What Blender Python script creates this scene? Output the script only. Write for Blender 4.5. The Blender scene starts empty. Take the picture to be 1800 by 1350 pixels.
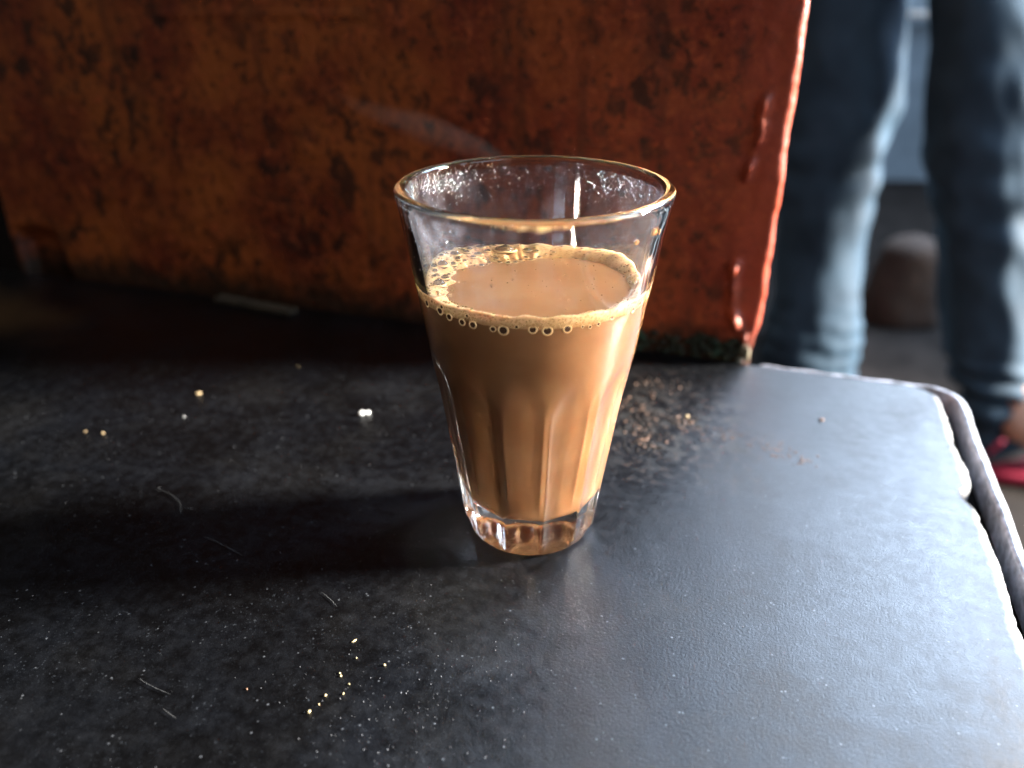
import bpy, bmesh, math, random
from mathutils import Vector, Matrix, noise as mn
R = math.radians
sc = bpy.context.scene
COL = sc.collection
rnd = random.Random(7)

# ------------------------------------------------------------------ camera, light, exposure
cd = bpy.data.cameras.new('camera'); cam = bpy.data.objects.new('camera', cd); COL.objects.link(cam)
cam.location = (0, 0, .151); cam.rotation_euler = (R(90 - 27.3), 0, 0)
cd.sensor_width = 36; cd.lens = 36 * 1404 / 1800
cd.clip_start = .01; cd.clip_end = 50
cd.dof.use_dof = True; cd.dof.focus_distance = .205; cd.dof.aperture_fstop = 7.0
sc.camera = cam

w = bpy.data.worlds.new('World'); sc.world = w; w.use_nodes = True
w.node_tree.nodes['Background'].inputs['Color'].default_value = (1.0, .82, .66, 1)
w.node_tree.nodes['Background'].inputs['Strength'].default_value = .085

def area(name, loc, target, power, col, sx, sy=None):
    l = bpy.data.lights.new(name, 'AREA'); o = bpy.data.objects.new(name, l); COL.objects.link(o)
    l.energy = power; l.color = col
    if sy: l.shape = 'RECTANGLE'; l.size = sx; l.size_y = sy
    else: l.shape = 'DISK'; l.size = sx
    o.location = loc
    o.rotation_euler = (Vector(target) - Vector(loc)).to_track_quat('-Z', 'Y').to_euler()
    return o
area('low_sunlight', (3.83, .60, 1.22), (.05, .25, .03), 1600, (1.0, .91, .81), .74)
area('open_doorway', (1.5, 1.6, 1.38), (.10, .2, 0), 138, (.60, .76, 1.0), 1.3, 1.0)
area('street_opening', (1.35, -.75, 1.15), (.15, .3, 0), 14, (.66, .82, 1.0), 1.4, 1.2)

sc.view_settings.view_transform = 'Standard'; sc.view_settings.look = 'None'
sc.view_settings.exposure = .2; sc.view_settings.gamma = 1
cy = sc.cycles
cy.sample_clamp_indirect = 0; cy.blur_glossy = .3
cy.max_bounces = 16; cy.transmission_bounces = 14; cy.glossy_bounces = 8; cy.diffuse_bounces = 5
cy.volume_bounces = 0; cy.transparent_max_bounces = 64

# ------------------------------------------------------------------ helpers
def tag(o, label=None, cat=None, group=None, kind=None):
    if label: o['label'] = label
    if cat: o['category'] = cat
    if group: o['group'] = group
    if kind: o['kind'] = kind
    return o

def empty(name, loc=(0, 0, 0), rz=0):
    o = bpy.data.objects.new(name, None); COL.objects.link(o); o.location = loc; o.rotation_euler = (0, 0, rz)
    o.empty_display_size = .01
    return o

def obj(name, me, mat=None, parent=None, smooth=True):
    if isinstance(me, tuple):
        v, f = me[:2]; m = bpy.data.meshes.new(name); m.from_pydata(v, [], f); m.update(); me = m
    o = bpy.data.objects.new(name, me); COL.objects.link(o)
    mats = mat if isinstance(mat, (list, tuple)) else [mat]
    if not me.materials:
        for m in mats:
            if m: me.materials.append(m)
    if parent: o.parent = parent
    if smooth: me.polygons.foreach_set('use_smooth', [True] * len(me.polygons))
    return o

def grid(fn, nu, nv, cu=False, cv=False):
    """fn(i,j)->xyz ; quads over an nu x nv lattice, closed in u / v when asked"""
    v = [fn(i, j) for j in range(nv) for i in range(nu)]
    f = []
    for j in range(nv if cv else nv - 1):
        for i in range(nu if cu else nu - 1):
            a, b = j * nu + i, j * nu + (i + 1) % nu
            k = (j + 1) % nv
            f.append((a, b, k * nu + (i + 1) % nu, k * nu + i))
    return v, f

def lathe(profile, n, center=(0, 0)):
    """profile: list of (r,h) or (fn(phi)->r, h); phi=0 faces -Y, + to +X. poles closed when r==0"""
    def fn(i, j):
        ph = 2 * math.pi * i / n; r, h = profile[j]
        if callable(r): r = r(ph)
        if callable(h): h = h(ph)
        return (center[0] + r * math.sin(ph), center[1] - r * math.cos(ph), h)
    return grid(fn, n, len(profile), cu=True)

def sstep(a, b, x):
    t = max(0, min(1, (x - a) / (b - a))) if a != b else float(x > a)
    return t * t * (3 - 2 * t)

def nz(x, y, z, oct=3):
    return mn.fractal(Vector((x, y, z)), 1.0, 2.0, oct)

class NT:
    def __init__(s, name):
        s.m = bpy.data.materials.new(name); s.m.use_nodes = True
        s.t = s.m.node_tree; s.n = s.t.nodes
        s.b = s.n.get('Principled BSDF'); s.out = s.n.get('Material Output')
        s.tc = s.n.new('ShaderNodeTexCoord')
    def new(s, typ, ins=None, **kw):
        x = s.n.new(typ)
        for k, v in kw.items(): setattr(x, k, v)
        for k, v in (ins or {}).items():
            if hasattr(v, 'is_linked') or hasattr(v, 'links'): s.t.links.new(v, x.inputs[k])
            else: x.inputs[k].default_value = v
        return x
    def link(s, a, b): s.t.links.new(a, b)
    @property
    def co(s): return s.tc.outputs['Object']
    def mapped(s, scale=(1, 1, 1), rot=(0, 0, 0), loc=(0, 0, 0)):
        return s.new('ShaderNodeMapping', {'Vector': s.co, 'Scale': scale, 'Rotation': rot, 'Location': loc}).outputs[0]
    def noise(s, scale, detail=4, rough=.6, vec=None, dist=0):
        return s.new('ShaderNodeTexNoise', {'Vector': vec or s.co, 'Scale': scale, 'Detail': detail, 'Roughness': rough, 'Distortion': dist}).outputs['Fac']
    def voro(s, scale, feature='F1', vec=None, out='Distance', rand=1):
        return s.new('ShaderNodeTexVoronoi', {'Vector': vec or s.co, 'Scale': scale, 'Randomness': rand}, feature=feature).outputs[out]
    def mr(s, v, a, b, c=0., d=1., smooth=True):
        return s.new('ShaderNodeMapRange', {'Value': v, 'From Min': a, 'From Max': b, 'To Min': c, 'To Max': d},
                     interpolation_type='SMOOTHSTEP' if smooth else 'LINEAR').outputs[0]
    def mix(s, f, a, b):
        x = s.n.new('ShaderNodeMix'); x.data_type = 'RGBA'
        for k, v in ((0, f), (6, a), (7, b)):
            if hasattr(v, 'is_linked'): s.t.links.new(v, x.inputs[k])
            else: x.inputs[k].default_value = (*v, 1) if isinstance(v, tuple) and len(v) == 3 else v
        return x.outputs[2]
    def math(s, op, a, b=0., c=0.):
        x = s.n.new('ShaderNodeMath'); x.operation = op
        for k, v in ((0, a), (1, b), (2, c)):
            if hasattr(v, 'is_linked'): s.t.links.new(v, x.inputs[k])
            else: x.inputs[k].default_value = v
        return x.outputs[0]
    def dist(s, pt, scale=(1, 1, 1)):
        m = s.new('ShaderNodeVectorMath', {0: s.co, 1: pt}, operation='SUBTRACT').outputs[0]
        m = s.new('ShaderNodeVectorMath', {0: m, 1: scale}, operation='MULTIPLY').outputs[0]
        return s.new('ShaderNodeVectorMath', {0: m}, operation='LENGTH').outputs['Value']
    def bump(s, h, strength=.3, dist=.001, prev=None):
        ins = {'Height': h, 'Strength': strength, 'Distance': dist}
        if prev: ins['Normal'] = prev
        return s.new('ShaderNodeBump', ins).outputs[0]
    def set(s, **kw):
        for k, v in kw.items():
            k = k.replace('_', ' ')
            if hasattr(v, 'is_linked'): s.t.links.new(v, s.b.inputs[k])
            else: s.b.inputs[k].default_value = (*v, 1) if isinstance(v, tuple) and len(v) == 3 and s.b.inputs[k].type == 'RGBA' else v
        return s.m

# ------------------------------------------------------------------ materials
def mat_table():
    t = NT('black_worn_top')
    n1 = t.noise(45, 6, .62)
    n0 = t.noise(260, 5, .68)
    c = t.mix(t.mr(t.math('ADD', t.math('MULTIPLY', n1, .5), t.math('MULTIPLY', n0, .5)), .40, .64), (.0006, .0009, .0015), (.0031, .0044, .0070))
    # pale ground-in dust specks
    n2 = t.noise(1100, 3, .6)
    n2b = t.noise(70, 4, .6)
    sp = t.math('MULTIPLY', t.mr(n2, .60, .72), t.mr(n2b, .4, .68))
    c = t.mix(t.math('MULTIPLY', sp, .4), c, (.10, .12, .15))
    v = t.voro(420, vec=t.mapped((1, 1, .2)))
    vs = t.math('MULTIPLY', t.mr(v, .16, .08), t.mr(t.noise(160, 2), .52, .62))
    c = t.mix(t.math('MULTIPLY', vs, .5), c, (.16, .18, .21))
    # rusty brown stains: far left, and smeared spice right of the glass
    d1 = t.math('ADD', t.dist((-.475, -.055, 0), (1, 2.1, 1)), t.math('MULTIPLY', t.noise(28, 5), .09))
    c = t.mix(t.math('MULTIPLY', t.mr(d1, .15, .06), .8), c, (.11, .058, .022))
    d2 = t.math('ADD', t.dist((-.105, -.06, 0), (1, 1.1, 1)), t.math('MULTIPLY', t.noise(60, 5), .05))
    s2 = t.math('MULTIPLY', t.mr(d2, .085, .03), t.mr(t.noise(260, 5, .7), .53, .66))
    c = t.mix(t.math('MULTIPLY', s2, .5), c, (.13, .085, .06))
    dk = t.math('MULTIPLY', t.mr(d2, .075, .035), t.mr(t.noise(150, 4, .6), .5, .42))
    c = t.mix(t.math('MULTIPLY', dk, .85), c, (.004, .004, .004))
    ro = t.mr(n0, .3, .7, .31, .43)
    ro = t.math('ADD', ro, t.math('MULTIPLY', t.mr(t.noise(18, 5, .65), .45, .66), .12))
    ro = t.math('ADD', ro, t.math('MULTIPLY', dk, .3))
    wp = t.noise(16, 5, .7, vec=t.mapped((1, 9, 1), (0, 0, R(52))), dist=.6)
    ro = t.math('ADD', ro, t.mr(wp, .35, .68, -.008, .022))
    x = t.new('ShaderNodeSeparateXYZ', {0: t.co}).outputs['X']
    worn_glint = t.mr(t.math('ADD', x, t.math('MULTIPLY', t.math('SUBTRACT', t.noise(180, 4, .65), .5), .004)), -.0034, -.0006)
    c = t.mix(t.math('MULTIPLY', worn_glint, .85), c, (.30, .31, .33))  # worn edge, paled further to paint in its bright glint
    # relief: fine grain, pits, knife scratches
    b = t.bump(t.noise(1300, 5, .7), .42, .0003)
    b = t.bump(t.noise(150, 4, .6), .08, .0006, b)
    s = t.noise(60, 2, .5, vec=t.mapped((1, 26, 1), (0, 0, R(35))))
    b = t.bump(t.mr(s, .64, .7), -.25, .0002, b)
    s = t.noise(90, 2, .5, vec=t.mapped((1, 34, 1), (0, 0, R(-28))))
    b = t.bump(t.mr(s, .66, .71), -.25, .0002, b)
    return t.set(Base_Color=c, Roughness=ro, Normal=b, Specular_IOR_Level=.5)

def mat_panel():
    t = NT('rusty_red_paint')
    n1 = t.noise(22, 6, .6); n2 = t.noise(130, 5, .7, dist=.6)
    c = t.mix(t.mr(n1, .35, .68), (.19, .026, .009), (.42, .098, .018))
    xx = t.new('ShaderNodeSeparateXYZ', {0: t.co}).outputs['X']
    c = t.mix(t.math('MULTIPLY', t.mr(xx, -.30, -.06), .55), c, (.30, .034, .016))
    c = t.mix(t.math('MULTIPLY', t.mr(n2, .56, .68), .8), c, (.55, .10, .024))
    n3 = t.noise(240, 4, .7, dist=.4)
    c = t.mix(t.math('MULTIPLY', t.mr(n3, .54, .64), .5), c, (.52, .12, .03))
    c = t.mix(t.math('MULTIPLY', t.mr(n3, .46, .36), .75), c, (.045, .014, .007))
    # dark pits where the paint has gone
    pit = t.math('MULTIPLY', t.mr(t.noise(75, 5, .62, vec=t.mapped((1.6, 1, 1.2)), dist=.35), .48, .38), t.mr(t.noise(14, 3), .36, .55))
    c = t.mix(t.math('MULTIPLY', pit, .80), c, (.016, .008, .006))
    st = t.noise(60, 3, .6, vec=t.mapped((1, 1, .10)))
    c = t.mix(t.math('MULTIPLY', t.mr(st, .56, .7), .45), c, (.05, .016, .008))
    edge_red = t.mr(t.dist((-.0725, .01, .08), (1, 1, .0)), .03, .002)  # brighter red towards the right edge
    c = t.mix(t.math('MULTIPLY', edge_red, .6), c, (.50, .085, .045))
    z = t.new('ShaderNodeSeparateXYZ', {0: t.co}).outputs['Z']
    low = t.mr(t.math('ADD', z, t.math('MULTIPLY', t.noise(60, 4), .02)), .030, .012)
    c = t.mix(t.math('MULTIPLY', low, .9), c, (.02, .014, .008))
    b = t.bump(n2, .5, .0012); b = t.bump(pit, -.6, .0012, b); b = t.bump(t.noise(600, 4), .3, .0004, b)
    return t.set(Base_Color=c, Roughness=t.mr(n2, .4, .7, .36, .62), Normal=b)

def simple(name, col, rough=.6, var=.35, scale=300, bump=.2, bd=.0004, **kw):
    t = NT(name)
    n = t.noise(scale, 4, .6)
    c = t.mix(t.mr(n, .3, .7), tuple(x * (1 - var) for x in col), tuple(min(1, x * (1 + var)) for x in col))
    return t.set(Base_Color=c, Roughness=rough, Normal=t.bump(n, bump, bd), **kw)

def mat_glass():
    t = NT('clear_glass')
    z = t.new('ShaderNodeSeparateXYZ', {0: t.co}).outputs['Z']
    b = t.bump(t.noise(55, 2, .5), .05, .0006)
    b = t.bump(t.math('MULTIPLY', t.noise(520, 3, .6), t.mr(z, .0022, .0010)), .45, .0008, b)     # stippled underside
    return t.set(Base_Color=(.98, .970, .93), Roughness=.0, IOR=1.5, Transmission_Weight=1.0, Normal=b)

def mat_tea():
    t = NT('milky_tea')
    n = t.noise(60, 3, .5)
    c = t.mix(t.mr(n, .35, .65), (.325, .158, .070), (.385, .193, .090))
    return t.set(Base_Color=c, Roughness=.22, Subsurface_Weight=.28, Subsurface_Radius=(.0022, .0010, .0005), Subsurface_Scale=1.0, IOR=1.34)

def mat_foam():
    t = NT('tan_froth')
    v = t.voro(1150); v2 = t.voro(2600)
    c = t.mix(t.mr(v, .15, .55), (.60, .335, .135), (.87, .59, .31))
    c = t.mix(t.math('MULTIPLY', t.mr(v2, .25, .1), .2), c, (.46, .23, .08))
    z = t.new('ShaderNodeSeparateXYZ', {0: t.co}).outputs['Z']
    c = t.mix(t.math('MULTIPLY', t.mr(z, .0792, .0772), .65), c, (.46, .20, .055))
    rad = t.dist((0, 0, .079), (1, 1, 0))
    thin = t.mr(t.math('ADD', rad, t.math('MULTIPLY', t.noise(240, 3), .006)), .0315, .026)
    c = t.mix(t.math('MULTIPLY', thin, .55), c, (.52, .24, .075))
    b = t.bump(v, -.5, .0003); b = t.bump(v2, -.3, .00015, b)
    return t.set(Base_Color=c, Roughness=.3, Normal=b, Subsurface_Weight=.4, Subsurface_Radius=(.002, .001, .0005), Subsurface_Scale=1.0)

def mat_film():
    t = NT('bubble_film')
    return t.set(Base_Color=(.17, .105, .045), Roughness=.04, Alpha=.68, IOR=1.4, Specular_IOR_Level=.8)

M = dict(table=mat_table(), panel=mat_panel(), glass=mat_glass(), tea=mat_tea(), foam=mat_foam(), film=mat_film())
M['hole'] = simple('hollow_reflection', (.075, .030, .012), .2, .2, 2000, .05)  # dark centre paints in the cavity's reflection of dark surroundings
M['fine'] = NT('fine_bubble_film').set(Base_Color=(.55, .34, .16), Roughness=.05, Alpha=.55, IOR=1.4)
M['cell'] = simple('froth_cell', (.42, .22, .085), .2, .2, 2000, .05)
M['froth_ring'] = simple('froth_ring', (.82, .55, .27), .25, .15, 2500, .1, .0001)
M['metal'] = simple('weathered_metal', (.40, .41, .45), .42, .45, 260, .5, .0006, Metallic=.35)
M['under'] = simple('underframe_and_shade', (.006, .0055, .0055), .9, Specular_IOR_Level=.08)  # near-black; also stands for darkness on the gap strip and left board
M['mould'] = simple('mould_crust', (.018, .022, .010), .8, .7, 420, .8, .001)
M['green'] = simple('green_mould', (.015, .045, .022), .7, .7, 420, .8, .001)
M['wood'] = simple('pale_wood', (.20, .17, .11), .7, .3, 500)
M['stick'] = simple('dull_wood', (.06, .045, .028), .8, .4, 200)
M['cloth'] = None
M['skin'] = simple('skin', (.62, .36, .25), .5, .12, 80, .1, .0006, Subsurface_Weight=.2, Subsurface_Radius=(.006, .002, .001), Subsurface_Scale=1.0)
M['pink'] = simple('pink_rubber', (.50, .03, .08), .5, .1, 100)
M['sack'] = simple('brown_sacking', (.04, .024, .016), .85, .4, 90, .6, .003)
M['wall'] = simple('grey_blue_wall', (.17, .215, .25), .8, .3, 5, .4, .004)
M['plate'] = simple('pale_plate', (.72, .66, .58), .5, .1, 60)
M['floor'] = simple('brown_floor', (.013, .011, .010), .95, .4, 16, .5, .004, Specular_IOR_Level=.1)
M['crumb'] = simple('yellow_crumb', (.50, .42, .24), .9, .25, 1500, .4, .0003)
M['white'] = simple('white_grain', (.80, .84, .86), .5, .1, 1500, .3, .0002)
M['beige'] = simple('beige_crumb', (.55, .42, .24), .6, .25, 1500, .4, .0003)
M['fibre'] = simple('grey_fibre', (.13, .14, .15), .7, .2, 900)
M['grit'] = simple('grit', (.15, .16, .18), .5, .6, 700, .4, .0003)
M['crust'] = simple('burnt_crust', (.012, .009, .008), .75, .7, 500, .8, .0006, Specular_IOR_Level=.2)
M['spice'] = simple('spice_flakes', (.17, .095, .06), .6, .5, 600, .5, .0005)
M['drop'] = NT('water_drop').set(Base_Color=(1., 1., 1.), Roughness=0., IOR=1.33, Transmission_Weight=1.0)

def mat_cloth():
    t = NT('faded_denim')
    n = t.noise(14, 4, .6); wv = t.noise(900, 2, .5, vec=t.mapped((1, 1, .3)))
    c = t.mix(t.mr(n, .3, .7), (.026, .054, .086), (.050, .098, .150))
    c = t.mix(t.math('MULTIPLY', wv, .3), c, (.012, .024, .036))
    return t.set(Base_Color=c, Roughness=.72, Normal=t.bump(wv, .25, .0006), Specular_IOR_Level=.25)
M['cloth'] = mat_cloth()

# ------------------------------------------------------------------ the place: floor, wall; two added sun blockers
fl = obj('floor', grid(lambda i, j: (-3 + 7.5 * i / 40, -1.5 + 4.4 * j / 40, -.45 + .004 * nz(i * .4, j * .4, 0)), 41, 41), M['floor'])
tag(fl, kind='structure')
wl = obj('wall', grid(lambda i, j: (-3 + 7.5 * i / 60, 2.6 + .012 * nz(i * .3, j * .3, 4), -.47 + 2.2 * j / 30), 61, 31), M['wall'])
tag(wl, kind='structure')
sw = obj('side_blocker', grid(lambda i, j: (1.80 + (.12 if i in (0, 1) and False else 0) + (0, 0, .12, .12)[i % 4], (2.59, 1.05, 1.05, 2.59)[i % 4], -.47 + (0, 1.05)[j]), 4, 2, cu=True), M['wall'], None, False)  # added out-of-view blocker, keeps sun off the back floor and wall
tag(sw, kind='structure')
lw = obj('low_blocker', grid(lambda i, j: (1.80 + (0, 0, .12, .12)[i % 4], (1.045, .88, .88, 1.045)[i % 4], -.47 + (0, .68)[j]), 4, 2, cu=True), M['wall'], None, False)  # added unseen parapet, placed only to shade the floor by the legs
tag(lw, kind='structure')

TH = R(-17.5); TC = (.173, .285, 0)
TM = Matrix.Translation(TC) @ Matrix.Rotation(TH, 4, 'Z')
def tl(a, b, z=0): return TM @ Vector((a, b, z))

# ------------------------------------------------------------------ table
table = empty('table', TC, TH)
tag(table, 'black worn tabletop with chipped right edge and a loose grey edging strip', 'table')
def edge_a(b):                                  # chipped right edge
    e = .0006 * nz(b * 60, 3.1, 0, 4) + .0005 * nz(b * 260, 1.7, 0, 3)
    e += .0010 * math.exp(-((b + .060) / .010) ** 2) * (1 if b > -.0695 else math.exp(-((b + .0695) / .0012) ** 2))
    e -= .0024 * math.exp(-((b + .0745) / .005) ** 2)
    e += .0012 * sstep(-.085, -.108, b)
    e -= .010 * sstep(-.006, .006, b) ** 2
    return e
NA, NB = 150, 330
def a_of(i):
    t = i / (NA - 1)
    return -.95 + .95 * (1 - (1 - t) ** 2.6)
prof = [(0, 0), (.0009, -.0001), (.0018, -.0004), (.0026, -.0010), (.0031, -.0018), (.0034, -.0032), (.0034, -.018)]
def top_fn(i, j):
    b = -.55 + .555 * (1 - (1 - j / (NB - 1)) ** 1.5)
    if i < NA:
        e = edge_a(b) - .0034; a = a_of(i); a = a + e * sstep(-.2, 0, a)
        dz = 0
    else:
        da, dz = prof[i - NA + 1] if i - NA + 1 < len(prof) else prof[-1]
        a = edge_a(b) - .0034 + da + .00015 * nz(b * 200, i * 1.3, 0, 2)
    z = .00014 * nz(a * 25, b * 25, 0, 3) + .00002 * nz(a * 130, b * 130, 2, 3) + dz
    z -= .0008 * sstep(-.022, .002, a) * sstep(-.06, -.14, b) + .0003 * sstep(-.012, .0, a)
    rb = max(0, b - .002)
    return (a, b, z - 90 * rb * rb)
v, f = grid(top_fn, NA + 6, NB)
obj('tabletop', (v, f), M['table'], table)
def under_box(a0, a1, b0, b1, z0, z1):
    bm = bmesh.new(); bmesh.ops.create_cube(bm, size=1)
    for q in bm.verts: q.co = Vector(((a0 + a1) / 2 + q.co.x * (a1 - a0), (b0 + b1) / 2 + q.co.y * (b1 - b0), (z0 + z1) / 2 + q.co.z * (z1 - z0)))
    bmesh.ops.bevel(bm, geom=bm.edges[:], offset=min(a1 - a0, b1 - b0, z1 - z0) * .08, segments=2, affect='EDGES')
    m = bpy.data.meshes.new('box'); bm.to_mesh(m); bm.free(); return m
obj('core_board', under_box(-.949, -.0085, -.549, .001, -.019, -.003), M['under'], table)
obj('gap_shade', under_box(.0002, .0060, -.549, .004, -.0185, -.0110), M['under'], table)  # added near-black strip standing for the shade in the edging slot
obj('apron', under_box(-.90, -.012, -.50, -.004, -.075, -.0195), M['under'], table)
for sa in (-.88, -.05):
    for sb in (-.48, -.045):
        obj('leg', under_box(sa - .018, sa + .018, sb - .018, sb + .018, -.4485, -.0755), M['under'], table)
# edging strip: runs behind the back edge, turns the corner and runs down the right side
path = [(-.070 + .066 * k / 26, .0066 + .0004 * math.sin(k)) for k in range(27)]
path += [(-.004 + .0115 * math.sin(t) , .0066 - .0115 * (1 - math.cos(t))) for t in [R(q) for q in range(8, 91, 8)]]
path += [(.0075 + .0006 * nz(k * .25, 0, 0), -.006 - .0052 * k) for k in range(104)]
sec = [(-.0016, -.016), (-.0017, -.0019), (-.0014, -.0012), (-.0004, -.0009), (.0009, -.0010), (.0014, -.0014), (.0017, -.0022), (.0018, -.016)]
def strip_fn(i, j):
    p = Vector(path[j]); q0 = Vector(path[max(0, j - 1)]); q1 = Vector(path[min(len(path) - 1, j + 1)])
    d = (q1 - q0).normalized(); n = Vector((-d.y, d.x)) * -1        # outward
    o, z = sec[i]
    n2 = Vector((d.y, -d.x)) * -1
    wdt = .55 if j < 27 else .55 + .45 * min(1, (j - 27) / 10)
    o = o * wdt + .00012 * nz(j * .7, i * 2.1, 0, 3)
    return (p.x - n.x * -o if False else p.x + (-d.y) * o * (1), p.y + d.x * o, z + .00015 * nz(j * .5, i * 1.1, 5, 3))
v, f = grid(strip_fn, len(sec), len(path))
obj('edging_strip', (v, f), M['metal'], table)

# ------------------------------------------------------------------ red panel (in table frame)
panel = empty('red_panel', tl(-.27, .018, -.45), TH)
tag(panel, 'rust red painted board with dark pits standing along the back of the table', 'panel')
pa0, pa1, pb0, pb1 = -.4790, -.0727, .0066, .0226
rr = .0035
xs = []                                                   # cross-section loop: (a, b, is_front)
nf = 300
for k in range(nf + 1): xs.append((pa0 + rr + (pa1 - pa0 - 2 * rr) * k / nf, pb0))
for k in range(1, 9): t = R(90) * k / 9; xs.append((pa1 - rr + rr * math.sin(t), pb0 + rr - rr * math.cos(t)))
xs += [(pa1, pb0 + rr + (pb1 - pb0 - 2 * rr) * k / 4) for k in range(5)]
xs += [(pa1 - rr, pb1), (pa0 + rr, pb1), (pa0, pb1 - rr), (pa0, pb0 + rr)]
for k in range(1, 5): t = R(90) * k / 5; xs.append((pa0 + rr - rr * math.cos(t) * 1, pb0 + rr - rr * math.sin(t)))
zs = [-.449, -.2, -.05] + [-.012 + .0016 * k for k in range(115)] + [.176 + .02 * k for k in range(12)]
def seg(p, a, b):
    p, a, b = Vector(p), Vector(a), Vector(b); t = max(0, min(1, (p - a).dot(b - a) / (b - a).length_squared))
    return (p - a - (b - a) * t).length
R1 = [(-.0833, .108), (-.0834, .094), (-.0868, .079)]
R2 = [(-.0867, .042), (-.0866, .036), (-.0854, .0229), (-.0785, .010)]
def pan_fn(i, j):
    a, b = xs[i]; z = zs[j]
    n1 = nz(a * 35, z * 35, 1.5, 3); n2 = nz(a * 160, z * 160, 9, 3)
    front = b < pb0 + rr * 1.01
    near = sstep(-.10, -.074, a)
    if front:
        h = .0004 * n1 + .00018 * n2
        h += near * (.0007 * nz(a * 90, z * 55, 3, 3))
        for pth, am, wd in ((R1, .0036, .0016), (R2, .0058, .0022)):
            d = min(seg((a, z), pth[k], pth[k + 1]) for k in range(len(pth) - 1))
            h += am * math.exp(-(d / (wd * (.8 + .5 * nz(z * 70, 3, a * 40, 2)))) ** 2) * max(.1, .65 + 1.3 * nz(a * 110, z * 130, 6, 3))
        if seg((a, z), (-.351, .1342), (-.25, .1349)) < .004:
            h += .0009 * math.exp(-(seg((a, z), (-.351, .1342), (-.25, .1349)) / .0009) ** 2)
        if z < .03 and a < -.44: h -= .009 * sstep(-.4745, -.4715, a) * sstep(-.4415, -.446, a + .15 * (z - .012)) * sstep(.028, .018, z + .003 * n1)
        b -= h
    if a > pa1 - rr * 1.2:
        a += .0007 * nz(z * 60, 2.2, 0, 3) + .00035 * nz(z * 220, 4.1, b * 80, 3) - .0022 * sstep(.022, .002, z)
    if a < pa0 + rr: a += .0008 * nz(z * 60, 8.2, 0, 3)
    return tuple(TM @ Vector((a, b, z)) - Vector(panel.location)) if False else (a + .27, b - .018, z + .45)
v, f = grid(pan_fn, len(xs), len(zs), cu=True)
n = len(xs); f.append(tuple(range(n - 1, -1, -1))); f.append(tuple(range(len(v) - n, len(v))))
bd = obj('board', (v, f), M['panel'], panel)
bd.location = (0, 0, 0)
# the panel material's masks are written in table coordinates: shift its object coordinates
mp = M['panel'].node_tree
def shift_coords(nt, off):
    tc = [x for x in nt.nodes if x.type == 'TEX_COORD'][0]
    lk = [l.to_socket for l in nt.links if l.from_node == tc]
    m = nt.nodes.new('ShaderNodeVectorMath'); m.operation = 'ADD'; m.inputs[1].default_value = off
    nt.links.new(tc.outputs['Object'], m.inputs[0])
    for s in lk: nt.links.new(m.outputs[0], s)
shift_coords(mp, (-.27, .018, -.45))

def lump(r, seed, sub=2, amp=.35, sq=(1, 1, 1)):
    bm = bmesh.new(); bmesh.ops.create_icosphere(bm, subdivisions=sub, radius=1)
    for q in bm.verts:
        k = 1 + amp * nz(q.co.x * 1.3 + seed, q.co.y * 1.3, q.co.z * 1.3, 2)
        q.co = Vector((q.co.x * k * r * sq[0], q.co.y * k * r * sq[1], q.co.z * k * r * sq[2]))
    return bm
def join_lumps(items, sub=1, amp=.35):
    V, F = [], []
    for (p, r, sq, rz) in items:
        bm = lump(r, rnd.random() * 50, sub, amp, sq); o = len(V); m = Matrix.Rotation(rz, 3, 'Z')
        bm.verts.ensure_lookup_table()
        V += [tuple(m @ q.co + Vector(p)) for q in bm.verts]
        F += [tuple(x.index + o for x in g.verts) for g in bm.faces]; bm.free()
    return V, F
def pl(a, b, z): return (a + .27, b - .018, z + .45)
its, itg = [], []
for k in range(260):
    a = rnd.uniform(-.20, -.0775); top = .0125 * (1 - .9 * sstep(-.115, -.20, a)) * (.75 + .4 * nz(a * 120, 0, 0))
    (itg if (nz(a * 70, 1, 0) > .12 and rnd.random() < .8) else its).append((pl(a, .0062 - rnd.random() * .0012, rnd.uniform(0, max(.002, top))), rnd.uniform(.0008, .0020), (1.3, .6, .9), 0))
o = obj('mould_crust', join_lumps(its), M['mould'], panel); o['kind'] = 'stuff'; o['label'] = 'blackish rotten crust along the foot of the board'
o = obj('green_mould', join_lumps(itg), M['green'], panel); o['kind'] = 'stuff'; o['label'] = 'dark green mould at the foot of the board'
for (a, z, r) in ((-.0765, .004, .0016), (-.0785, .005, .0014)):
    m = bpy.data.meshes.new('splinter'); bm = lump(r, a * 900, 2, .6, (.8, .8, 2.6)); bm.to_mesh(m); bm.free()
    o = obj('splinter', m, M['wood'], panel); o.location = pl(a, .0052, z)

# ------------------------------------------------------------------ drinking glass
GC = (.0056, .200)
GH = .1040
def r_out(h): return .0193 + .1512 * h - .0004 * math.sin(math.pi * min(1, h / GH))
def wall_t(h): return .0026 + .0009 * sstep(.068, .052, h) + .0003 * sstep(.04, .01, h)
def r_in(h): return r_out(h) - wall_t(h)
NF, PH0 = 12, R(8)
def flute(ph, h):
    u = ((ph - PH0) / (2 * math.pi / NF)) % 1.0 * 2 - 1      # -1..1 across a flute
    arch = .0625 - .0075 * u * u
    dep = sstep(arch, arch - .009, h) * .0019
    dep *= (1 - u * u) ** .8 if abs(u) < 1 else 0
    low = sstep(.0022, .005, h)
    return dep * (.35 + .65 * low)
prof = [(0.0, .0012), (.006, .0011), (.0115, .0008)]
for k in range(7):
    t = k / 6; prof.append((.0125 + (.0030) * math.sin(t * 1.2) , .0004 * (1 - t) + .0000 if k < 3 else .0000 + .0026 * ((k - 3) / 3) ** 1.5))
outer = []
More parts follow.
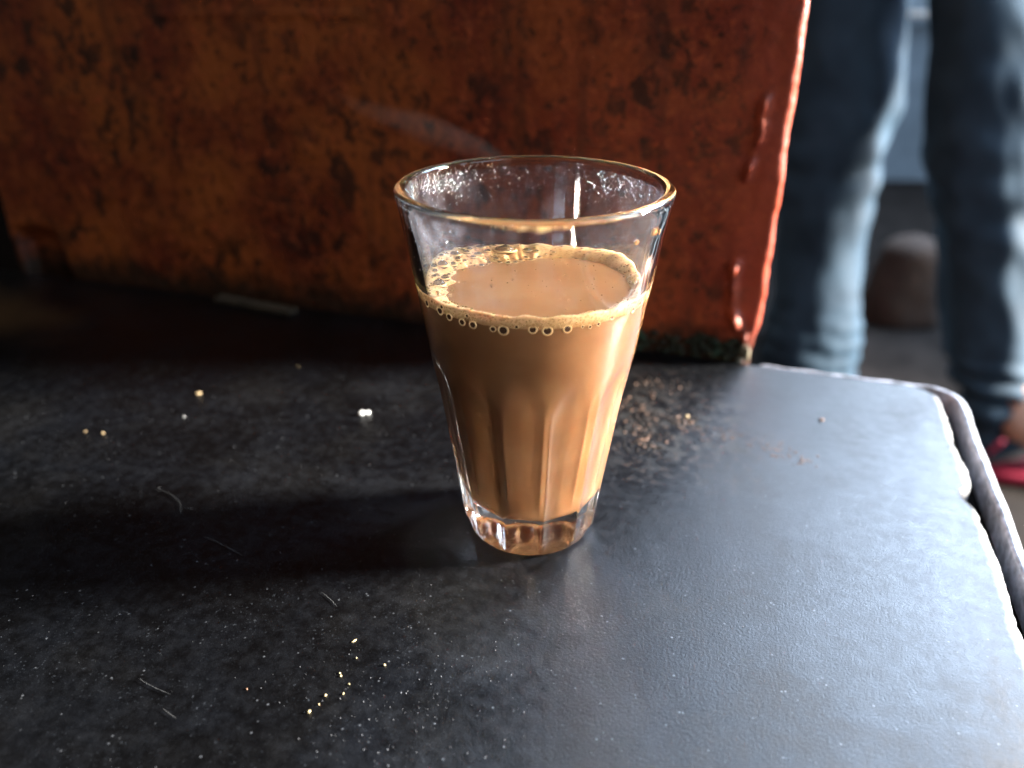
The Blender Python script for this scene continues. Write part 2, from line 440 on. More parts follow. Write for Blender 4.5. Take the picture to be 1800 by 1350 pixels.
for h in [.0036, .0046, .0056, .0066, .0078, .009, .011, .013, .016, .02, .025, .03, .035, .04, .044, .047, .049, .051, .053, .055, .057, .059, .061, .063, .065, .07, .076, .082, .088, .094, .1002]:
    kk = 0.0009 * (1 - sstep(.0026, .0046, h))
    outer.append(((lambda ph, h=h, kk=kk: r_out(h) - kk - flute(ph, h)), h))
prof = [(0.0002, .0014), (.006, .0013), (.0125, .0009), (.0148, .0003), (.0160, .0000), (.0168, .0001), (.0175, .0007), (.0182, .0016)] + outer
rt = wall_t(.1)
for k in range(0, 11):                                       # fire-polished rim
    t = math.pi * k / 10
    ro = r_out(.1028)
    prof.append(((lambda ph, t=t, ro=ro: ro - .00140 + .00155 * math.cos(t) - (.00022 * max(0, nz(math.sin(ph) * 9, math.cos(ph) * 9, 3, 3)) if math.cos(t) < -.2 else 0)),
                 (lambda ph, t=t: .1028 + .0012 * math.sin(t) + .00010 * nz(math.sin(ph) * 3, math.cos(ph) * 3, 1, 3))))
def fin(ph, h): return .5 * flute(ph, h) * sstep(.0158, .022, h)
for h in [.1002, .094, .088, .082, .076, .07, .066, .063, .061, .059, .057, .055, .053, .05, .045, .04, .035, .03, .027, .024, .022, .02, .0175, .0158]:
    prof.append(((lambda ph, h=h: r_in(h) - fin(ph, h)), h))
rb = r_in(.0158)
for t in (20, 40, 60, 80): prof.append((rb - .004 * (1 - math.cos(R(t))) , .0158 - .0028 * math.sin(R(t))))
prof += [(.010, .0128), (.005, .0127), (.0002, .0126)]
v, f = lathe(prof, 288)
v = [(x, y, z) for x, y, z in v]
glass = obj('drinking_glass', (v, f), M['glass']); glass.location = (*GC, .0003)
tag(glass, 'clear fluted tapering tumbler of milky tea standing on the black tabletop', 'glass')
_n = 288; me = glass.data
bm = bmesh.new(); bm.from_mesh(me); bm.verts.ensure_lookup_table()
bm.faces.new([bm.verts[k] for k in range(_n)]); L = len(bm.verts); bm.faces.new([bm.verts[L - 1 - k] for k in range(_n)])
bmesh.ops.recalc_face_normals(bm, faces=bm.faces[:]); bm.to_mesh(me); bm.free()
me.polygons.foreach_set('use_smooth', [True] * len(me.polygons))

# ------------------------------------------------------------------ tea
TS = .0790                                                   # liquid level
tea = empty('milk_tea', (*GC, .0003))
tag(tea, 'light brown milky tea with a ring of froth inside the fluted tumbler', 'tea')
OV = .00015
tp = [(.0002, .0126 - OV), (.005, .0127 - OV), (.010, .0128 - OV)]
for t in (80, 60, 40, 20): tp.append((rb + OV - .004 * (1 - math.cos(R(t))), .0158 - OV - .0028 * math.sin(R(t))))
for h in [.0158, .0175, .02, .022, .024, .027, .03, .035, .04, .045, .05, .053, .055, .057, .059, .061, .063, .066, .07, .074, .077]: tp.append(((lambda ph, h=h: r_in(h) + OV - fin(ph, h)), h))
tp += [(r_in(TS) + OV, TS + .0003), (r_in(TS) - .0006, TS + .0001), (r_in(TS) - .0015, TS), (.02, TS - .00005), (.01, TS - .00008), (.0002, TS - .00008)]
v, f = lathe(tp, 288); n = 288; f.append(tuple(range(n - 1, -1, -1))); f.append(tuple(range(len(v) - n, len(v))))
liq = obj('liquid', (v, f), M['tea'], tea)

def dphi(a, b): return (a - b + math.pi) % (2 * math.pi) - math.pi
def foam_w(ph):                                              # how far the froth reaches in from the wall
    def g(c, sd): return math.exp(-(dphi(ph, R(c)) / R(sd)) ** 2)
    wv = .0021 + .0105 * g(-158, 36) + .0050 * g(-88, 35) + .0036 * g(145, 38) + .0014 * g(90, 35)
    return wv * (1 + .28 * nz(math.sin(ph) * 4, math.cos(ph) * 4, 2, 3))
def foam_b(ph):                                              # how deep it hangs on the wall
    return .0020 + .0005 * nz(math.sin(ph) * 5, math.cos(ph) * 5, 6, 3) + .0003 * math.cos(ph)
def foam_t(ph): return .0012 + .0006 * nz(math.sin(ph) * 6, math.cos(ph) * 6, 8, 3) + .0017 * sstep(.25, -.7, math.cos(ph)) + .0006 * math.exp(-(dphi(ph, R(-150)) / R(50)) ** 2)
NFm = 420
def foam_fn(i, j):
    ph = 2 * math.pi * i / NFm
    lo, hi, wd = TS - foam_b(ph), TS + foam_t(ph), foam_w(ph)
    if j <= 6:
        h = lo + (hi - lo) * j / 6; r = r_in(h) + OV * (.6 if j == 0 else 1.6)
    else:
        s = (j - 6) / 9; r = r_in(TS) - wd * s + (.0002)
        h = TS - .0003 + (hi - TS + .0003) * (1 - s ** 2.2) + .00035 * nz(r * math.sin(ph) * 420, r * math.cos(ph) * 420, 3, 2) * (1 - s * s) * min(1, 3 * s)
    return (r * math.sin(ph), -r * math.cos(ph), h)
fo = obj('foam', grid(foam_fn, NFm, 16, cu=True), M['foam'], tea)

def dish(rad, flat=1.0):                                     # wall bubble: pale ring round a hollow, its dark reflection painted in
    V, F = [], []; n = 20
    ringp = [(1.2, -.10, 0), (1.1, .10, 0), (.92, .14, 0), (.78, .06, 0), (.66, .0, 1), (.45, .02, 1), (.2, .05, 1)]
    for (q, d, m_) in ringp:
        for k in range(n): t = 2 * math.pi * k / n; V.append((rad * q * math.cos(t), -rad * d, rad * q * math.sin(t) * flat))
    mi = []
    for j in range(len(ringp) - 1):
        for k in range(n): F.append((j * n + k, j * n + (k + 1) % n, (j + 1) * n + (k + 1) % n, (j + 1) * n + k)); mi.append(ringp[j + 1][2])
    F.append(tuple((len(ringp) - 1) * n + k for k in range(n))); mi.append(1)
    m = bpy.data.meshes.new('bubble'); m.from_pydata(V, [], F); m.update()
    m.materials.append(M['froth_ring']); m.materials.append(M['hole']); m.polygons.foreach_set('material_index', mi)
    return m
dm = dish(1.0)
def wall_bubble(deg, h, r, sx=1.0):
    ph = R(deg); rw = r_in(h) + OV * 1.6 + .00042; h += .0012 + rnd.gauss(0, .00028); r *= rnd.uniform(.85, 1.3); deg += rnd.gauss(0, 1.3); ph = R(deg)
    o = obj('bubble', dm, None, tea)
    o.location = (rw * math.sin(ph), -rw * math.cos(ph), h)
    o.rotation_euler = (R(-8.6), 0, ph); o.rotation_mode = 'XYZ'
    o.scale = (r * sx, r, r)
for (dg, h, r) in [(-76, .0768, .00098), (-63, .0762, .00088), (-53, .0760, .00082), (-44.5, .0757, .00080), (-36, .0757, .00078), (-28.6, .0756, .00084), (-21.8, .0757, .00074),
                   (-14, .0752, .00098), (-4.2, .0751, .00095), (4.8, .0751, .00110), (14.4, .0752, .00092), (31.5, .0756, .00050), (36, .0762, .00042), (26, .0754, .00034), (53, .0762, .00088),
                   (62, .0768, .0005), (67, .0769, .00048), (74, .0772, .0004), (-31, .0772, .00042), (-10.5, .0764, .00050), (-48, .0775, .00046), (-58, .0779, .00044), (-69, .0781, .00050), (40, .0768, .0004), (20.5, .0757, .00032)]:
    wall_bubble(dg, h, r)
# fine froth cells pressed on the glass: one joined part
V, F, MI = [], [], []
base = dish(1.0)
bv = [q.co.copy() for q in base.vertices]; bf = [tuple(p.vertices) for p in base.polygons]; bi = [p.material_index for p in base.polygons]
for k in range(420):
    ph = rnd.uniform(-R(95), R(95)); lo = TS - foam_b(ph); h = rnd.uniform(lo + .0004, TS + .0006); r = rnd.choice((.00011, .00014, .00018, .00024))
    rw = r_in(h) + OV * 1.6 + .00004; Mx = Matrix.Translation((rw * math.sin(ph), -rw * math.cos(ph), h)) @ Matrix.Rotation(ph, 4, 'Z') @ Matrix.Scale(r, 4)
    o0 = len(V); V += [tuple(Mx @ q) for q in bv]; F += [tuple(x + o0 for x in g) for g in bf]; MI += bi
m = bpy.data.meshes.new('froth_cells'); m.from_pydata(V, [], F); m.update(); m.materials.append(M['froth_ring']); m.materials.append(M['cell']); m.polygons.foreach_set('material_index', MI)
o = obj('froth_cells', m, None, tea); o['kind'] = 'stuff'
# domed bubbles on top
def dome_mesh():
    bm = bmesh.new(); bmesh.ops.create_uvsphere(bm, u_segments=20, v_segments=12, radius=1)
    bmesh.ops.delete(bm, geom=[q for q in bm.verts if q.co.z < -.3], context='VERTS')
    m = bpy.data.meshes.new('bubble'); bm.to_mesh(m); bm.free(); return m
dome = dome_mesh(); dome.materials.append(M['film'])
def collar_mesh():
    V, F = [], []; n, k2 = 24, 8
    for i in range(n):
        t = 2 * math.pi * i / n
        for j in range(k2):
            s = 2 * math.pi * j / k2; q = 1.06 + .16 * math.cos(s)
            V.append((q * math.cos(t), q * math.sin(t), .17 * math.sin(s)))
    for i in range(n):
        for j in range(k2): F.append((i * k2 + j, ((i + 1) % n) * k2 + j, ((i + 1) % n) * k2 + (j + 1) % k2, i * k2 + (j + 1) % k2))
    m = bpy.data.meshes.new('bubble_collar'); m.from_pydata(V, [], F); m.update(); m.materials.append(M['froth_ring']); return m
collar = collar_mesh()
RS = r_in(TS)
def top_bubble(x, y, r):
    q = math.hypot(x, y)
    if q > RS - r * .8: x, y = x * (RS - r * .8) / q, y * (RS - r * .8) / q
    ph = math.atan2(x, -y); q = math.hypot(x, y)
    s = (RS - q) / foam_w(ph); h = TS + (foam_t(ph) * max(0, 1 - min(1, s) ** 2.2))
    r *= 1.35; o = obj('bubble', dome, None, tea); o.location = (x, y, h - r * .25); o.scale = (r, r, r * (.95 if r > .0009 else .65))
    o2 = obj('bubble_collar', collar, None, o); o2.location = (0, 0, .25)
for (u, vv, r) in [(887, 429, .0022), (842, 428, .0010), (839, 444, .0010), (850, 419, .0007), (823, 434, .0008), (798, 455, .0012), (774, 462, .0006), (780, 478, .0012), (769, 489, .0007),
                   (783, 514, .0013), (790, 502, .0009), (805, 462, .0007), (818, 446, .0009), (831, 452, .0007), (856, 436, .0008), (872, 446, .0007), (914, 446, .0007), (934, 440, .0006), (950, 434, .0006), (764, 482, .0008), (797, 470, .0008), (771, 503, .0006), (788, 474, .0006), (846, 459, .0006), (893, 453, .0006), (928, 424, .0010), (944, 428, .0007), (924, 439, .0008), (906, 450, .0006), (878, 450, .0006), (859, 452, .0005), (816, 459, .0006), (977, 427, .0004), (962, 430, .0004), (812, 442, .0006), (866, 412, .0006), (800, 472, .0005), (775, 500, .0007), (793, 488, .0005)]:
    top_bubble((u - 936) / 179 * RS, (495 - vv) / 88 * RS, r)
V, F = [], []
dv = [q.co.copy() for q in dome.vertices]; df = [tuple(p.vertices) for p in dome.polygons]
for k in range(360):
    ph = R(rnd.choice((rnd.gauss(-120, 40), rnd.gauss(-120, 40), rnd.uniform(-180, 180)))); q = RS - foam_w(ph) * rnd.random() * 1.15; r = rnd.choice((.00016, .0002, .00028, .0004))
    s = (RS - q) / foam_w(ph); h = TS + foam_t(ph) * max(0, 1 - min(1, s) ** 2.2)
    o0 = len(V); V += [(q * math.sin(ph) + c.x * r, -q * math.cos(ph) + c.y * r, h + c.z * r * .7) for c in dv]; F += [tuple(x + o0 for x in g) for g in df]
for k in range(60):                                          # lone specks on the liquid
    q = RS * math.sqrt(rnd.random()) * .8; ph = R(rnd.gauss(80, 60)); r = rnd.choice((.00012, .00016, .00025))
    o0 = len(V); V += [(q * math.sin(ph) + c.x * r, -q * math.cos(ph) + c.y * r, TS + c.z * r * .7) for c in dv]; F += [tuple(x + o0 for x in g) for g in df]
o = obj('fine_bubbles', (V, F), M['fine'], tea); o['kind'] = 'stuff'

# droplets, and flecks modelling yellow sun glints, on the inside of the rim
hv = [q.co.copy() for q in lump(1, 3, 1, 0).verts]
bm = lump(1, 3, 1, 0); hf = [tuple(x.index for x in g.verts) for g in bm.faces]; hv = [q.co.copy() for q in bm.verts]; bm.free()
V, F = [], []
def drop(ph, h, r, el=1.0):
    rw = r_in(h) - .00002; Mx = Matrix.Translation((rw * math.sin(ph), -rw * math.cos(ph), h)) @ Matrix.Rotation(ph, 4, 'Z')
    o0 = len(V); V.extend(tuple(Mx @ Vector((c.x * r, c.y * r * .45, c.z * r * el))) for c in hv); F.extend(tuple(x + o0 for x in g) for g in hf)
for k in range(330): drop(R(rnd.gauss(-128, 20)), .1026 - abs(rnd.gauss(0, .0035)), rnd.uniform(.00012, .00034), rnd.uniform(.9, 1.7))
for k in range(180): drop(R(rnd.gauss(132, 14)), .1012 - abs(rnd.gauss(0, .0035)), rnd.uniform(.00010, .00026), rnd.uniform(.9, 1.5))
for k in range(140): drop(R(rnd.uniform(100, 260)), rnd.uniform(.083, .1005), rnd.uniform(.00008, .0002))
for k in range(60): drop(R(rnd.gauss(-55, 25)), rnd.uniform(.086, .100), rnd.uniform(.0001, .00028), rnd.uniform(1, 2))
o = obj('condensation', (V, F), M['drop']); o.location = (*GC, .0003)
tag(o, 'tiny water droplets clinging inside the rim of the tumbler', 'droplets', kind='stuff')

def film_fn(i, j):
    ph = 2 * math.pi * i / 120; h = .0815 + .0200 * j / 14; r = r_in(h) - .00012
    return (r * math.sin(ph), -r * math.cos(ph), h)
tf = NT('mist_film')
mk = tf.math('ADD', tf.mr(tf.noise(130, 5, .65, vec=tf.mapped((1, 1, .45))), .45, .78, .008, .13), tf.mr(tf.noise(28, 3), .45, .7, .0, .035))
dfs = tf.new('ShaderNodeBsdfTranslucent', {'Color': (.74, .80, 1, 1)}); df2 = tf.new('ShaderNodeBsdfDiffuse', {'Color': (.74, .80, 1, 1)}); trp = tf.new('ShaderNodeBsdfTransparent')
mx1 = tf.new('ShaderNodeMixShader', {0: .5}); tf.link(dfs.outputs[0], mx1.inputs[1]); tf.link(df2.outputs[0], mx1.inputs[2])
mx2 = tf.new('ShaderNodeMixShader'); tf.link(mk, mx2.inputs[0]); tf.link(trp.outputs[0], mx2.inputs[1]); tf.link(mx1.outputs[0], mx2.inputs[2]); tf.link(mx2.outputs[0], tf.out.inputs['Surface'])
o = obj('mist', grid(film_fn, 120, 15, cu=True), tf.m); o.location = (*GC, .0003)
tag(o, 'thin breath of mist clouding the inside of the tumbler above the tea', 'mist', kind='stuff')

def fleck(name, p, r, sq, mt, label, cat, rz=0, group=None, sub=2, amp=.5):
    m = bpy.data.meshes.new(name); bm = lump(r, rnd.random() * 40, sub, amp, sq); bm.to_mesh(m); bm.free()
    o = obj(name, m, mt); o.location = p; o.rotation_euler = (0, 0, rz); tag(o, label, cat, group); return o
def on_wall(dg, h): return (GC[0] + (r_in(h) - .0002) * math.sin(R(dg)), GC[1] - (r_in(h) - .0002) * math.cos(R(dg)), h)
fleck('glint_fleck', on_wall(58, .0972), .0011, (1.1, .4, .9), M['foam'], 'larger yellow fleck standing in for a sun glint inside the tumbler under its right rim', 'fleck', R(58), 'flecks shaped as glints under the rim')  # these flecks model yellow highlights of refracted sun
fleck('glint_fleck', on_wall(63, .0967), .0009, (.7, .4, 1.2), M['foam'], 'rightmost yellow fleck standing in for a sun glint inside the tumbler under its right rim', 'fleck', R(63), 'flecks shaped as glints under the rim')
fleck('glint_fleck', on_wall(45, .0963), .0008, (1.1, .4, .7), M['foam'], 'leftmost and faintest fleck standing in for a sun glint inside the tumbler under its right rim', 'fleck', R(45), 'flecks shaped as glints under the rim')

# ------------------------------------------------------------------ crumbs, fibres, residue on the table
def crumb(name, x, y, r, mt, label, sq=(1, .7, .55), rz=0, group='crumbs scattered on the tabletop'):
    r *= .56; fleck(name, (x, y, r * sq[2] * .8), r, sq, mt, label, 'crumb', rz, group)
o = empty('white_grain', (-.0566, .2670, 0), R(15)); tag(o, 'two white grains stuck together left of the tumbler', 'grain')
for dx, r in ((-.0012, .0013), (.0011, .0011)):
    m = bpy.data.meshes.new('grain'); bm = lump(r, dx * 9000, 2, .3, (1.1, .8, .7)); bm.to_mesh(m); bm.free()
    q = obj('grain', m, M['white'], o); q.location = (dx, 0, r * .6)
for (x, y, r, mt, lb, sq, rz) in [
    (-.1261, .2836, .0016, 'beige', 'beige oval crumb far left of the tumbler', (1.3, .6, .5), R(35)),
    (-.1505, .2528, .0009, 'beige', 'pale beige crumb near the left edge of the photo', (1, .8, .6), 0),
    (-.1576, .2541, .0007, 'beige', 'orange speck of crumb at the far left of the tabletop', (1, .8, .6), 0),
    (-.0920, .3086, .0009, 'beige', 'dim beige crumb in the shadow below the red board', (1.3, .7, .5), 0),
    (-.1253, .2651, .0008, 'white', 'small bluish white speck between the beige crumbs', (1.1, .8, .5), 0),
    (-.0401, .1502, .0009, 'crumb', 'flat pale almond-shaped flake in front of the tumbler', (1.5, .6, .4), R(40)),
    (-.0466, .1283, .0008, 'crumb', 'largest yellow crumb, frontmost on the tabletop', (1.1, .8, .7), R(30)),
    (-.0438, .1330, .0006, 'crumb', 'round yellow crumb just behind the largest yellow one', (1, .9, .8), 0),
    (-.0448, .1305, .0004, 'crumb', 'smallest yellow crumb beside the largest yellow one', (1, .9, .8), 0),
    (-.0413, .1388, .0006, 'crumb', 'cream crumb, lower one of a touching pair', (1, .9, .7), 0),
    (-.0417, .1397, .0005, 'crumb', 'cream crumb, upper one of a touching pair', (1, .9, .7), 0),
    (-.0389, .1364, .0004, 'crumb', 'tiny cream crumb in front of the touching pair', (1.2, .9, .7), 0),
    (-.0397, .1335, .0005, 'crumb', 'cream crumb standing alone right of the yellow crumbs', (.8, 1., .8), 0),
    (-.0312, .1422, .0006, 'crumb', 'rightmost round cream crumb in front of the tumbler', (1, .9, .8), 0),
    (-.0385, .1445, .0004, 'crumb', 'small cream crumb just in front of the almond-shaped flake', (1, .9, .8), 0),
    (-.0628, .1349, .0005, 'spice', 'small rusty orange crumb left of the yellow ones', (.8, 1.1, .7), 0),
    (.0667, .2650, .0013, 'beige', 'pinkish brown lump on the tabletop right of the tumbler', (1.1, .9, .6), 0),
    (.1172, .2625, .0016, 'spice', 'brown crumb lying alone near the back right of the tabletop', (1.1, .8, .5), 0)]:
    crumb('crumb', x, y, r, M[mt], lb, sq, rz)

def fibre(p0, p1, bend, label, r=.00007):
    P0, P1 = Vector((*p0, .0004)), Vector((*p1, .0004)); d = P1 - P0; nn = Vector((-d.y, d.x, 0)); N, K = 24, 6
    def fn(i, j):
        t = j / (N - 1); c = P0 + d * t + nn * bend * 4 * t * (1 - t); s = 2 * math.pi * i / K
        e = d.normalized(); b = Vector((-e.y, e.x, 0)); q = r * (.35 + .65 * math.sin(math.pi * min(1, max(0, t))) ** .5)
        c = c + b * .0001 * nz(j * .4, p0[0] * 99, 0)
        c = c + b * q * math.cos(s) + Vector((0, 0, q * math.sin(s))); return tuple(c)
    o = obj('fibre', grid(fn, K, N, cu=True), M['fibre']); tag(o, label, 'fibre', 'fibres on the tabletop')
fibre((-.0923, .1920), (-.0785, .1833), .02, 'straight grey fibre in the dark shadow left of the tumbler')
fibre((-.0521, .1678), (-.0468, .1623), .03, 'short grey fibre at the lower edge of the dark shadow')
fibre((-.1165, .2166), (-.1036, .2033), .14, 'curved grey fibre above the dark shadow on the left')
fibre((-.0894, .1378), (-.0802, .1332), -.03, 'thin grey fibre low on the left of the tabletop')
fibre((-.0803, .1290), (-.0763, .1263), .0, 'shortest grey fibre, nearest the bottom left of the photo', .00006)

def scatter(name, pts, mt, label, cat, sub=1, amp=.5):
    o = obj(name, join_lumps(pts, sub, amp), mt); tag(o, label, cat, kind='stuff'); return o
pts = []
for k in range(430):
    if rnd.random() < .55: x, y = rnd.gauss(-.022, .016), rnd.gauss(.130, .012)
    else: x, y = rnd.uniform(-.19, .06), rnd.uniform(.105, .27)
    if math.hypot(x - GC[0], y - GC[1]) < .023: continue
    r = rnd.choice((.00006, .00008, .0001, .00015)); pts.append(((x, y, r * .5), r, (1.2, .8, .6), rnd.random() * 3))
scatter('dust', pts, M['grit'], 'fine pale dust and grit sprinkled over the black tabletop', 'dust', 0)
pts, pt2 = [], []
for k in range(520):
    cx, cyy, s = rnd.choice(((.0455, .2735, .005), (.050, .2640, .005), (.0485, .2550, .004), (.0575, .2905, .006), (.047, .245, .004), (.064, .262, .003)))
    x, y = rnd.gauss(cx, s), rnd.gauss(cyy, s * .7)
    if math.hypot(x - GC[0], y - GC[1]) < .03: continue
    r = rnd.uniform(.0002, .0007); (pts if rnd.random() < .86 else pt2).append(((x, y, r * .1), r, (1.4, 1., .34), rnd.random() * 3))
for k in range(120):
    t = rnd.random(); x, y = .060 + .045 * t + rnd.gauss(0, .004), .262 - .030 * t + rnd.gauss(0, .003)
    r = rnd.uniform(.00012, .0004); pt2.append(((x, y, r * .2), r, (1.6, .8, .4), R(-35)))
scatter('burnt_residue', pts, M['crust'], 'black burnt crust stuck to the tabletop just right of the tumbler', 'residue')
scatter('spice_flakes', pt2, M['spice'], 'pinkish brown flakes smeared over the tabletop right of the tumbler', 'flakes')

# dull sliver of wood at the foot of the board
m = under_box(-.024, .024, -.0035, .0035, 0, .002)
o = obj('wood_sliver', m, M['stick'], None, False); o.location = (-.130, .3775, .0004); o.rotation_euler = (0, 0, R(-24))
tag(o, 'dull brown sliver of wood lying in shadow below the red board', 'sliver')

# ------------------------------------------------------------------ steam
SP = [(.000, .243, .0975), (-.0040, .249, .1005), (-.0105, .254, .1040), (-.0211, .259, .1075), (-.0355, .263, .1105), (-.0500, .266, .1150), (-.062, .270, .122)]
SR = [.0022, .0030, .0036, .0042, .0050, .0060, .0030]
tS = NT('steam'); tS.n.remove(tS.b)
pv = tS.new('ShaderNodeVolumePrincipled', {'Color': (.95, .95, 1, 1), 'Density': .16}); tS.link(pv.outputs[0], tS.out.inputs['Volume'])
steam = empty('steam', (0, 0, 0)); tag(steam, 'faint wisp of steam drifting left from the rim of the tumbler', 'steam')
for w_ in range(10):                                         # thin veils lying inside one another, so the wisp fades outwards
    gr = .10 + 1.15 * w_ / 9; end = 1 - .55 * (w_ % 5) / 4 * (.4 + .6 * rnd.random())
    def steam_fn(i, j):
        t = j / 30 * (len(SP) - 1) * end; k = min(int(t), len(SP) - 2); q = t - k
        c = Vector(SP[k]).lerp(Vector(SP[k + 1]), q); r = (SR[k] * (1 - q) + SR[k + 1] * q) * gr
        r *= (1 + .3 * nz(j * .2, 5, w_ * 3.1)) * math.sin(math.pi * min(1, (31 - j) / 16) / 2) ** .8
        c = c + Vector((0, 0, (.0016 * nz(j * .12, 2, w_ * 1.7) - .0022 * max(0, gr - .4)) * (.3 + t / 4))); s = 2 * math.pi * i / 14
        return tuple(c + Vector((r * .35 * math.cos(s), r * math.cos(s) * .8, r * math.sin(s))))
    v, f = grid(steam_fn, 14, 31, cu=True); f.append(tuple(range(13, -1, -1))); f.append(tuple(range(len(v) - 14, len(v))))
    obj('wisp', (v, [q[::-1] for q in f]), tS.m, steam)

# ------------------------------------------------------------------ person standing behind the table
person = empty('person', (.57, 1.05, -.45))
tag(person, 'person in faded blue trousers and pink sandals standing behind the table', 'person')
PO = Vector(person.location)
LL = [(.5278, 1.42, .36, .085), (.5278, 1.4173, .26, .086), (.5278, 1.4000, .1595, .086), (.5278, 1.3764, .0608, .086), (.5204, 1.3369, -.0544, .084), (.5093, 1.2917, -.1614, .074), (.5, 1.2508, -.2601, .067), (.4926, 1.204, -.3506, .065), (.4861, 1.185, -.4164, .068), (.4850, 1.18, -.438, .070)]
RL = [(.660, 1.30, .36, .095), (.662, 1.28, .26, .092), (.672, 1.2416, .1582, .090), (.672, 1.1985, .0747, .088), (.6697, 1.1482, -.0228, .086), (.6696, 1.0763, -.1621, .080), (.6702, 1.0188, -.2735, .073), (.6686, .985, -.3291, .066), (.667, .9509, -.3654, .052), (.664, .935, -.383, .046), (.661, .928, -.398, .043)]
def samp(P, t):
    t = t * (len(P) - 1); k = min(int(t), len(P) - 2); q = t - k
    a, b = P[k], P[k + 1]
    p0, p3 = P[max(0, k - 1)], P[min(len(P) - 1, k + 2)]
    return [.5 * ((2 * b1) + (b2 - b0) * q + (2 * b0 - 5 * b1 + 4 * b2 - b3) * q * q + (3 * b1 - b0 - 3 * b2 + b3) * q ** 3) for b0, b1, b2, b3 in zip(p0, a, b, p3)]
def leg_fn(P, seed, crump):
    NS, NK = 110, 72
    def fn(i, j):
        t = j / (NS - 1); x, y, z, r = samp(P, t); s = 2 * math.pi * i / NK
        fold = .0085 * nz(math.cos(s) * 1.1 + seed, math.sin(s) * 1.1 + z * 3.5, z * 7, 3)
        dg = math.sin(s * 1.0 + z * 26 + seed + 1.6 * nz(z * 6, seed, math.cos(s)))
        fold += .0120 * max(0, dg) ** 2 * (.4 + .6 * nz(z * 5, s * 0 + math.sin(s), seed + 4))
        lw = sstep(-.28, -.38, z) * crump
        fold += lw * .0085 * math.sin(z * 230 + 1.4 * math.sin(s + .6) + 2.5 * nz(math.cos(s) * 1.2, math.sin(s) * 1.2, z * 9 + seed, 2))
        kn = math.exp(-((z + .12) / .06) ** 2); fold += kn * .004 * math.sin(z * 120 + 2.2 * math.cos(s + seed))
        rr_ = r + fold
        hem = (-.034 * math.cos(s) * sstep(.75, 1, t)) if crump > .5 else 0
        return (x + rr_ * math.cos(s) - PO.x, y + rr_ * math.sin(s) * .92 - PO.y, max(-.4465, z - max(0, hem) * 1.0) - PO.z)
    return fn, NS, NK
fn, NS, NK = leg_fn(LL, 2.3, .25); V, F = grid(fn, NK, NS, cu=True)
fn, NS, NK = leg_fn(RL, 7.9, 1.0); v2, f2 = grid(fn, NK, NS, cu=True); o0 = len(V); V += v2; F += [tuple(x + o0 for x in g) for g in f2]
def hip_fn(i, j):
    t = j / 14; s = 2 * math.pi * i / 48; z = .30 + .30 * t
    c = Vector((.594, 1.36)); d = Vector((.066, -.06)).normalized(); e = Vector((-d.y, d.x))
    q = c + d * (.165 - .02 * t) * math.cos(s) + e * (.125 - .02 * t) * math.sin(s)
    return (q.x - PO.x, q.y - PO.y, z - PO.z)
v2, f2 = grid(hip_fn, 48, 15, cu=True); o0 = len(V); V += v2; F += [tuple(x + o0 for x in g) for g in f2]
tr = obj('trousers', (V, F), M['cloth'], person)
so = tr.modifiers.new('Solidify', 'SOLIDIFY'); so.thickness = .0025; so.offset = -1

# body under the clothes: one skinned surface, feet with five toes each
pts, edges, rad = [], [], []
def P_(p, r, par=None):
    pts.append(Vector(p) - PO); rad.append(r); k = len(pts) - 1
    if par is not None: edges.append((par, k))
    return k
hip = P_((.594, 1.36, .45), .10)
up = P_((.594, 1.36, .60), .10, hip)
def leg(P, foot_at, hd, hipoff):
    a = P_(Vector((.594, 1.36, .40)) + Vector(hipoff), .07, hip)
    k = P_((P[2][0], P[2][1], .08), .055, a); m_ = P_((P[6][0], P[6][1], P[6][2] + .04), .042, k); m_ = P_((P[-3][0], P[-3][1], P[-3][2] + .01), .030, m_)
    ft = Vector(foot_at); hd = Vector(hd).normalized(); sd = Vector((-hd.y, hd.x, 0))
    an = P_(ft + Vector((0, 0, .080)), .027, m_)
    he = P_(ft - hd * .022 + Vector((0, 0, .032)), .027, an)
    mid = P_(ft + hd * .075 + Vector((0, 0, .046)), .030, an); ball = P_(ft + hd * .125 + Vector((0, 0, .032)), .028, mid)
    for q, (off, ln, rr_) in enumerate(((-.028, .062, .012), (-.011, .064, .009), (.003, .058, .0085), (.016, .05, .008), (.028, .042, .008))):
        b = P_(ft + hd * .145 + sd * off + Vector((0, 0, .027)), rr_ * 1.1, ball); P_(ft + hd * (.145 + ln * .6) + sd * off * 1.15 + Vector((0, 0, .023)), rr_, b)
FR, HR = (.683, .888, -.4355), (1, .02, 0)
FL_, HL = (.4860, 1.20, -.4355), (.12, 1, 0)
leg(LL, FL_, HL, (-.06, .05, 0)); leg(RL, FR, HR, (.06, -.05, 0))
m = bpy.data.meshes.new('body'); m.from_pydata(pts, edges, []); m.update()
body = obj('body', m, M['skin'], person, False)
sk = body.modifiers.new('Skin', 'SKIN'); sk.use_smooth_shade = True
for k, sv in enumerate(m.skin_vertices[0].data): sv.radius = (rad[k], rad[k]); sv.use_root = (k == 0)
sb = body.modifiers.new('Sub', 'SUBSURF'); sb.levels = 2; sb.render_levels = 2

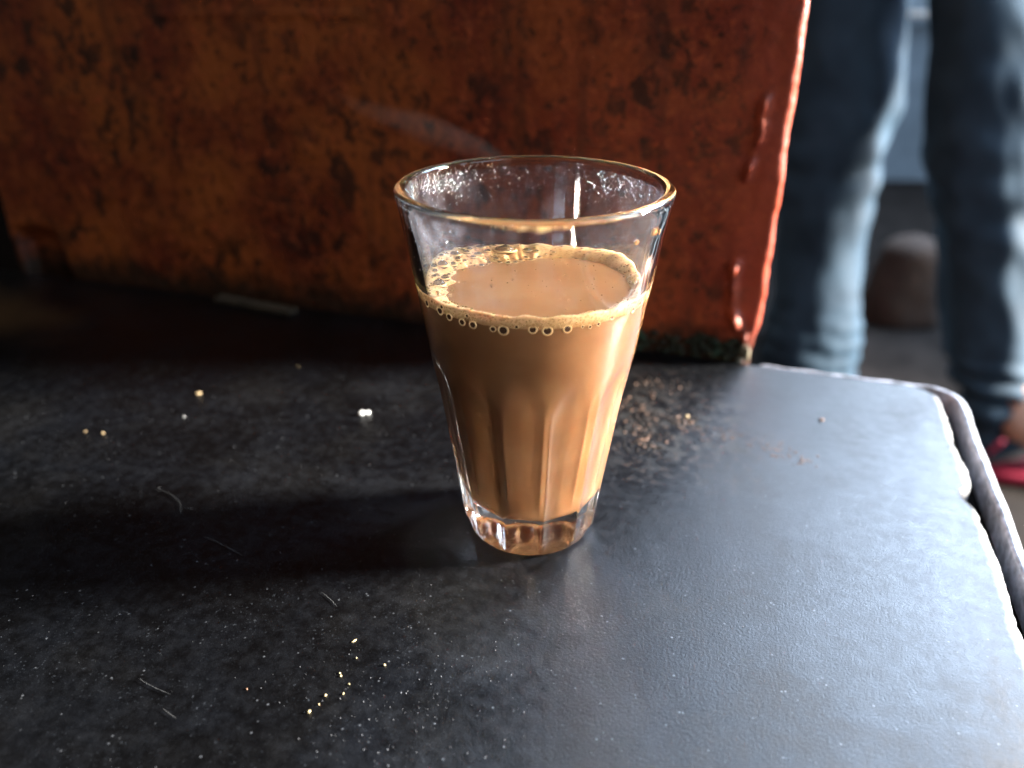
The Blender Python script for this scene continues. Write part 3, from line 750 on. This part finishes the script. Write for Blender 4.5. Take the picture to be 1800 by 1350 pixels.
def sandal(ft, hd):
    ft = Vector(ft); hd = Vector(hd).normalized(); sd = Vector((-hd.y, hd.x, 0)); N = 40
    def outline(k, gr):
        t = 2 * math.pi * k / N; c, s = math.cos(t), math.sin(t)
        L = .082 + .140 * c * 1.0; W = (.034 + .010 * c) * s
        return L + gr * c, W + gr * s * .8
    lev = [(-.004, -.0125), (0, -.0115), (.001, -.004), (0, .003), (-.003, .004)]
    def fn(i, j):
        l, w_ = outline(i, lev[j][0]); p = ft + hd * l + sd * w_ + Vector((0, 0, lev[j][1])); return tuple(p - PO)
    v, f = grid(fn, N, 5, cu=True); f.append(tuple(range(N - 1, -1, -1))); f.append(tuple(range(len(v) - N, len(v))))
    s = obj('sandal', (v, f), M['pink'], person)
    for sg in (-1, 1):
        def st(i, j):
            t = j / 20; a = 2 * math.pi * i / 8
            c = ft + hd * (.145 - .10 * t) + sd * sg * (.042 * t ** .7) + Vector((0, 0, .028 + .042 * math.sin(math.pi * min(1, t * 1.0)) * .75 - .025 * t))
            return tuple(c + Vector((.004 * math.cos(a), .004 * math.cos(a), .0035 * math.sin(a))) - PO)
        obj('strap', grid(st, 8, 21, cu=True), M['pink'], s)
sandal(FR, HR); sandal(FL_, HL)
def tab_fn(i, j):                                            # pink tag showing at the hem
    s = 2 * math.pi * i / 12; t = j / 8; q = .0042 * math.sin(math.pi * (.12 + .76 * t)) ** .5
    c = Vector((.6225, .886, -.4105)).lerp(Vector((.6335, .882, -.386)), t)
    return tuple(c + Vector((q * math.cos(s), q * .6 * math.sin(s), -.3 * q * math.cos(s))) - PO)
v, f = grid(tab_fn, 12, 9, cu=True); f.append(tuple(range(11, -1, -1))); f.append(tuple(range(len(v) - 12, len(v))))
obj('hem_tag', (v, f), M['pink'], tr)

# ------------------------------------------------------------------ dim things behind
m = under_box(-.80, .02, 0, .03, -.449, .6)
o = obj('darkness_board', m, M['under'], None); o.location = tl(-.465, .08); o.rotation_euler = (0, 0, TH)  # added black board, paints in the darkness left of the panel
tag(o, 'added black board standing for the darkness behind the left end of the red board', 'board')
def sack_fn(i, j):
    t = j / 16; s = 2 * math.pi * i / 40
    r = (.078 - .030 * t ** 1.4) * (1 - (1 - min(1, (1 - t) * 5)) ** 3 * .9) * (1 + .10 * nz(math.cos(s) * 1.6, math.sin(s) * 1.6, t * 2, 3))
    return (r * math.cos(s), r * math.sin(s) * .8, .165 * t)
v, f = grid(sack_fn, 40, 17, cu=True); f.append(tuple(range(39, -1, -1))); f.append(tuple(range(len(v) - 40, len(v))))
o = obj('sack', (v, f), M['sack']); o.location = (.755, 1.45, -.449)
tag(o, 'dim brown sack slumped on the floor between the trouser legs', 'sack')
m = under_box(-.052, .052, -.012, 0, -.009, .009)
o = obj('pale_bar', m, M['plate'], None); o.location = (1.205, 2.575, .040)
tag(o, 'small pale horizontal bar fixed to the dark wall behind the person', 'bar')
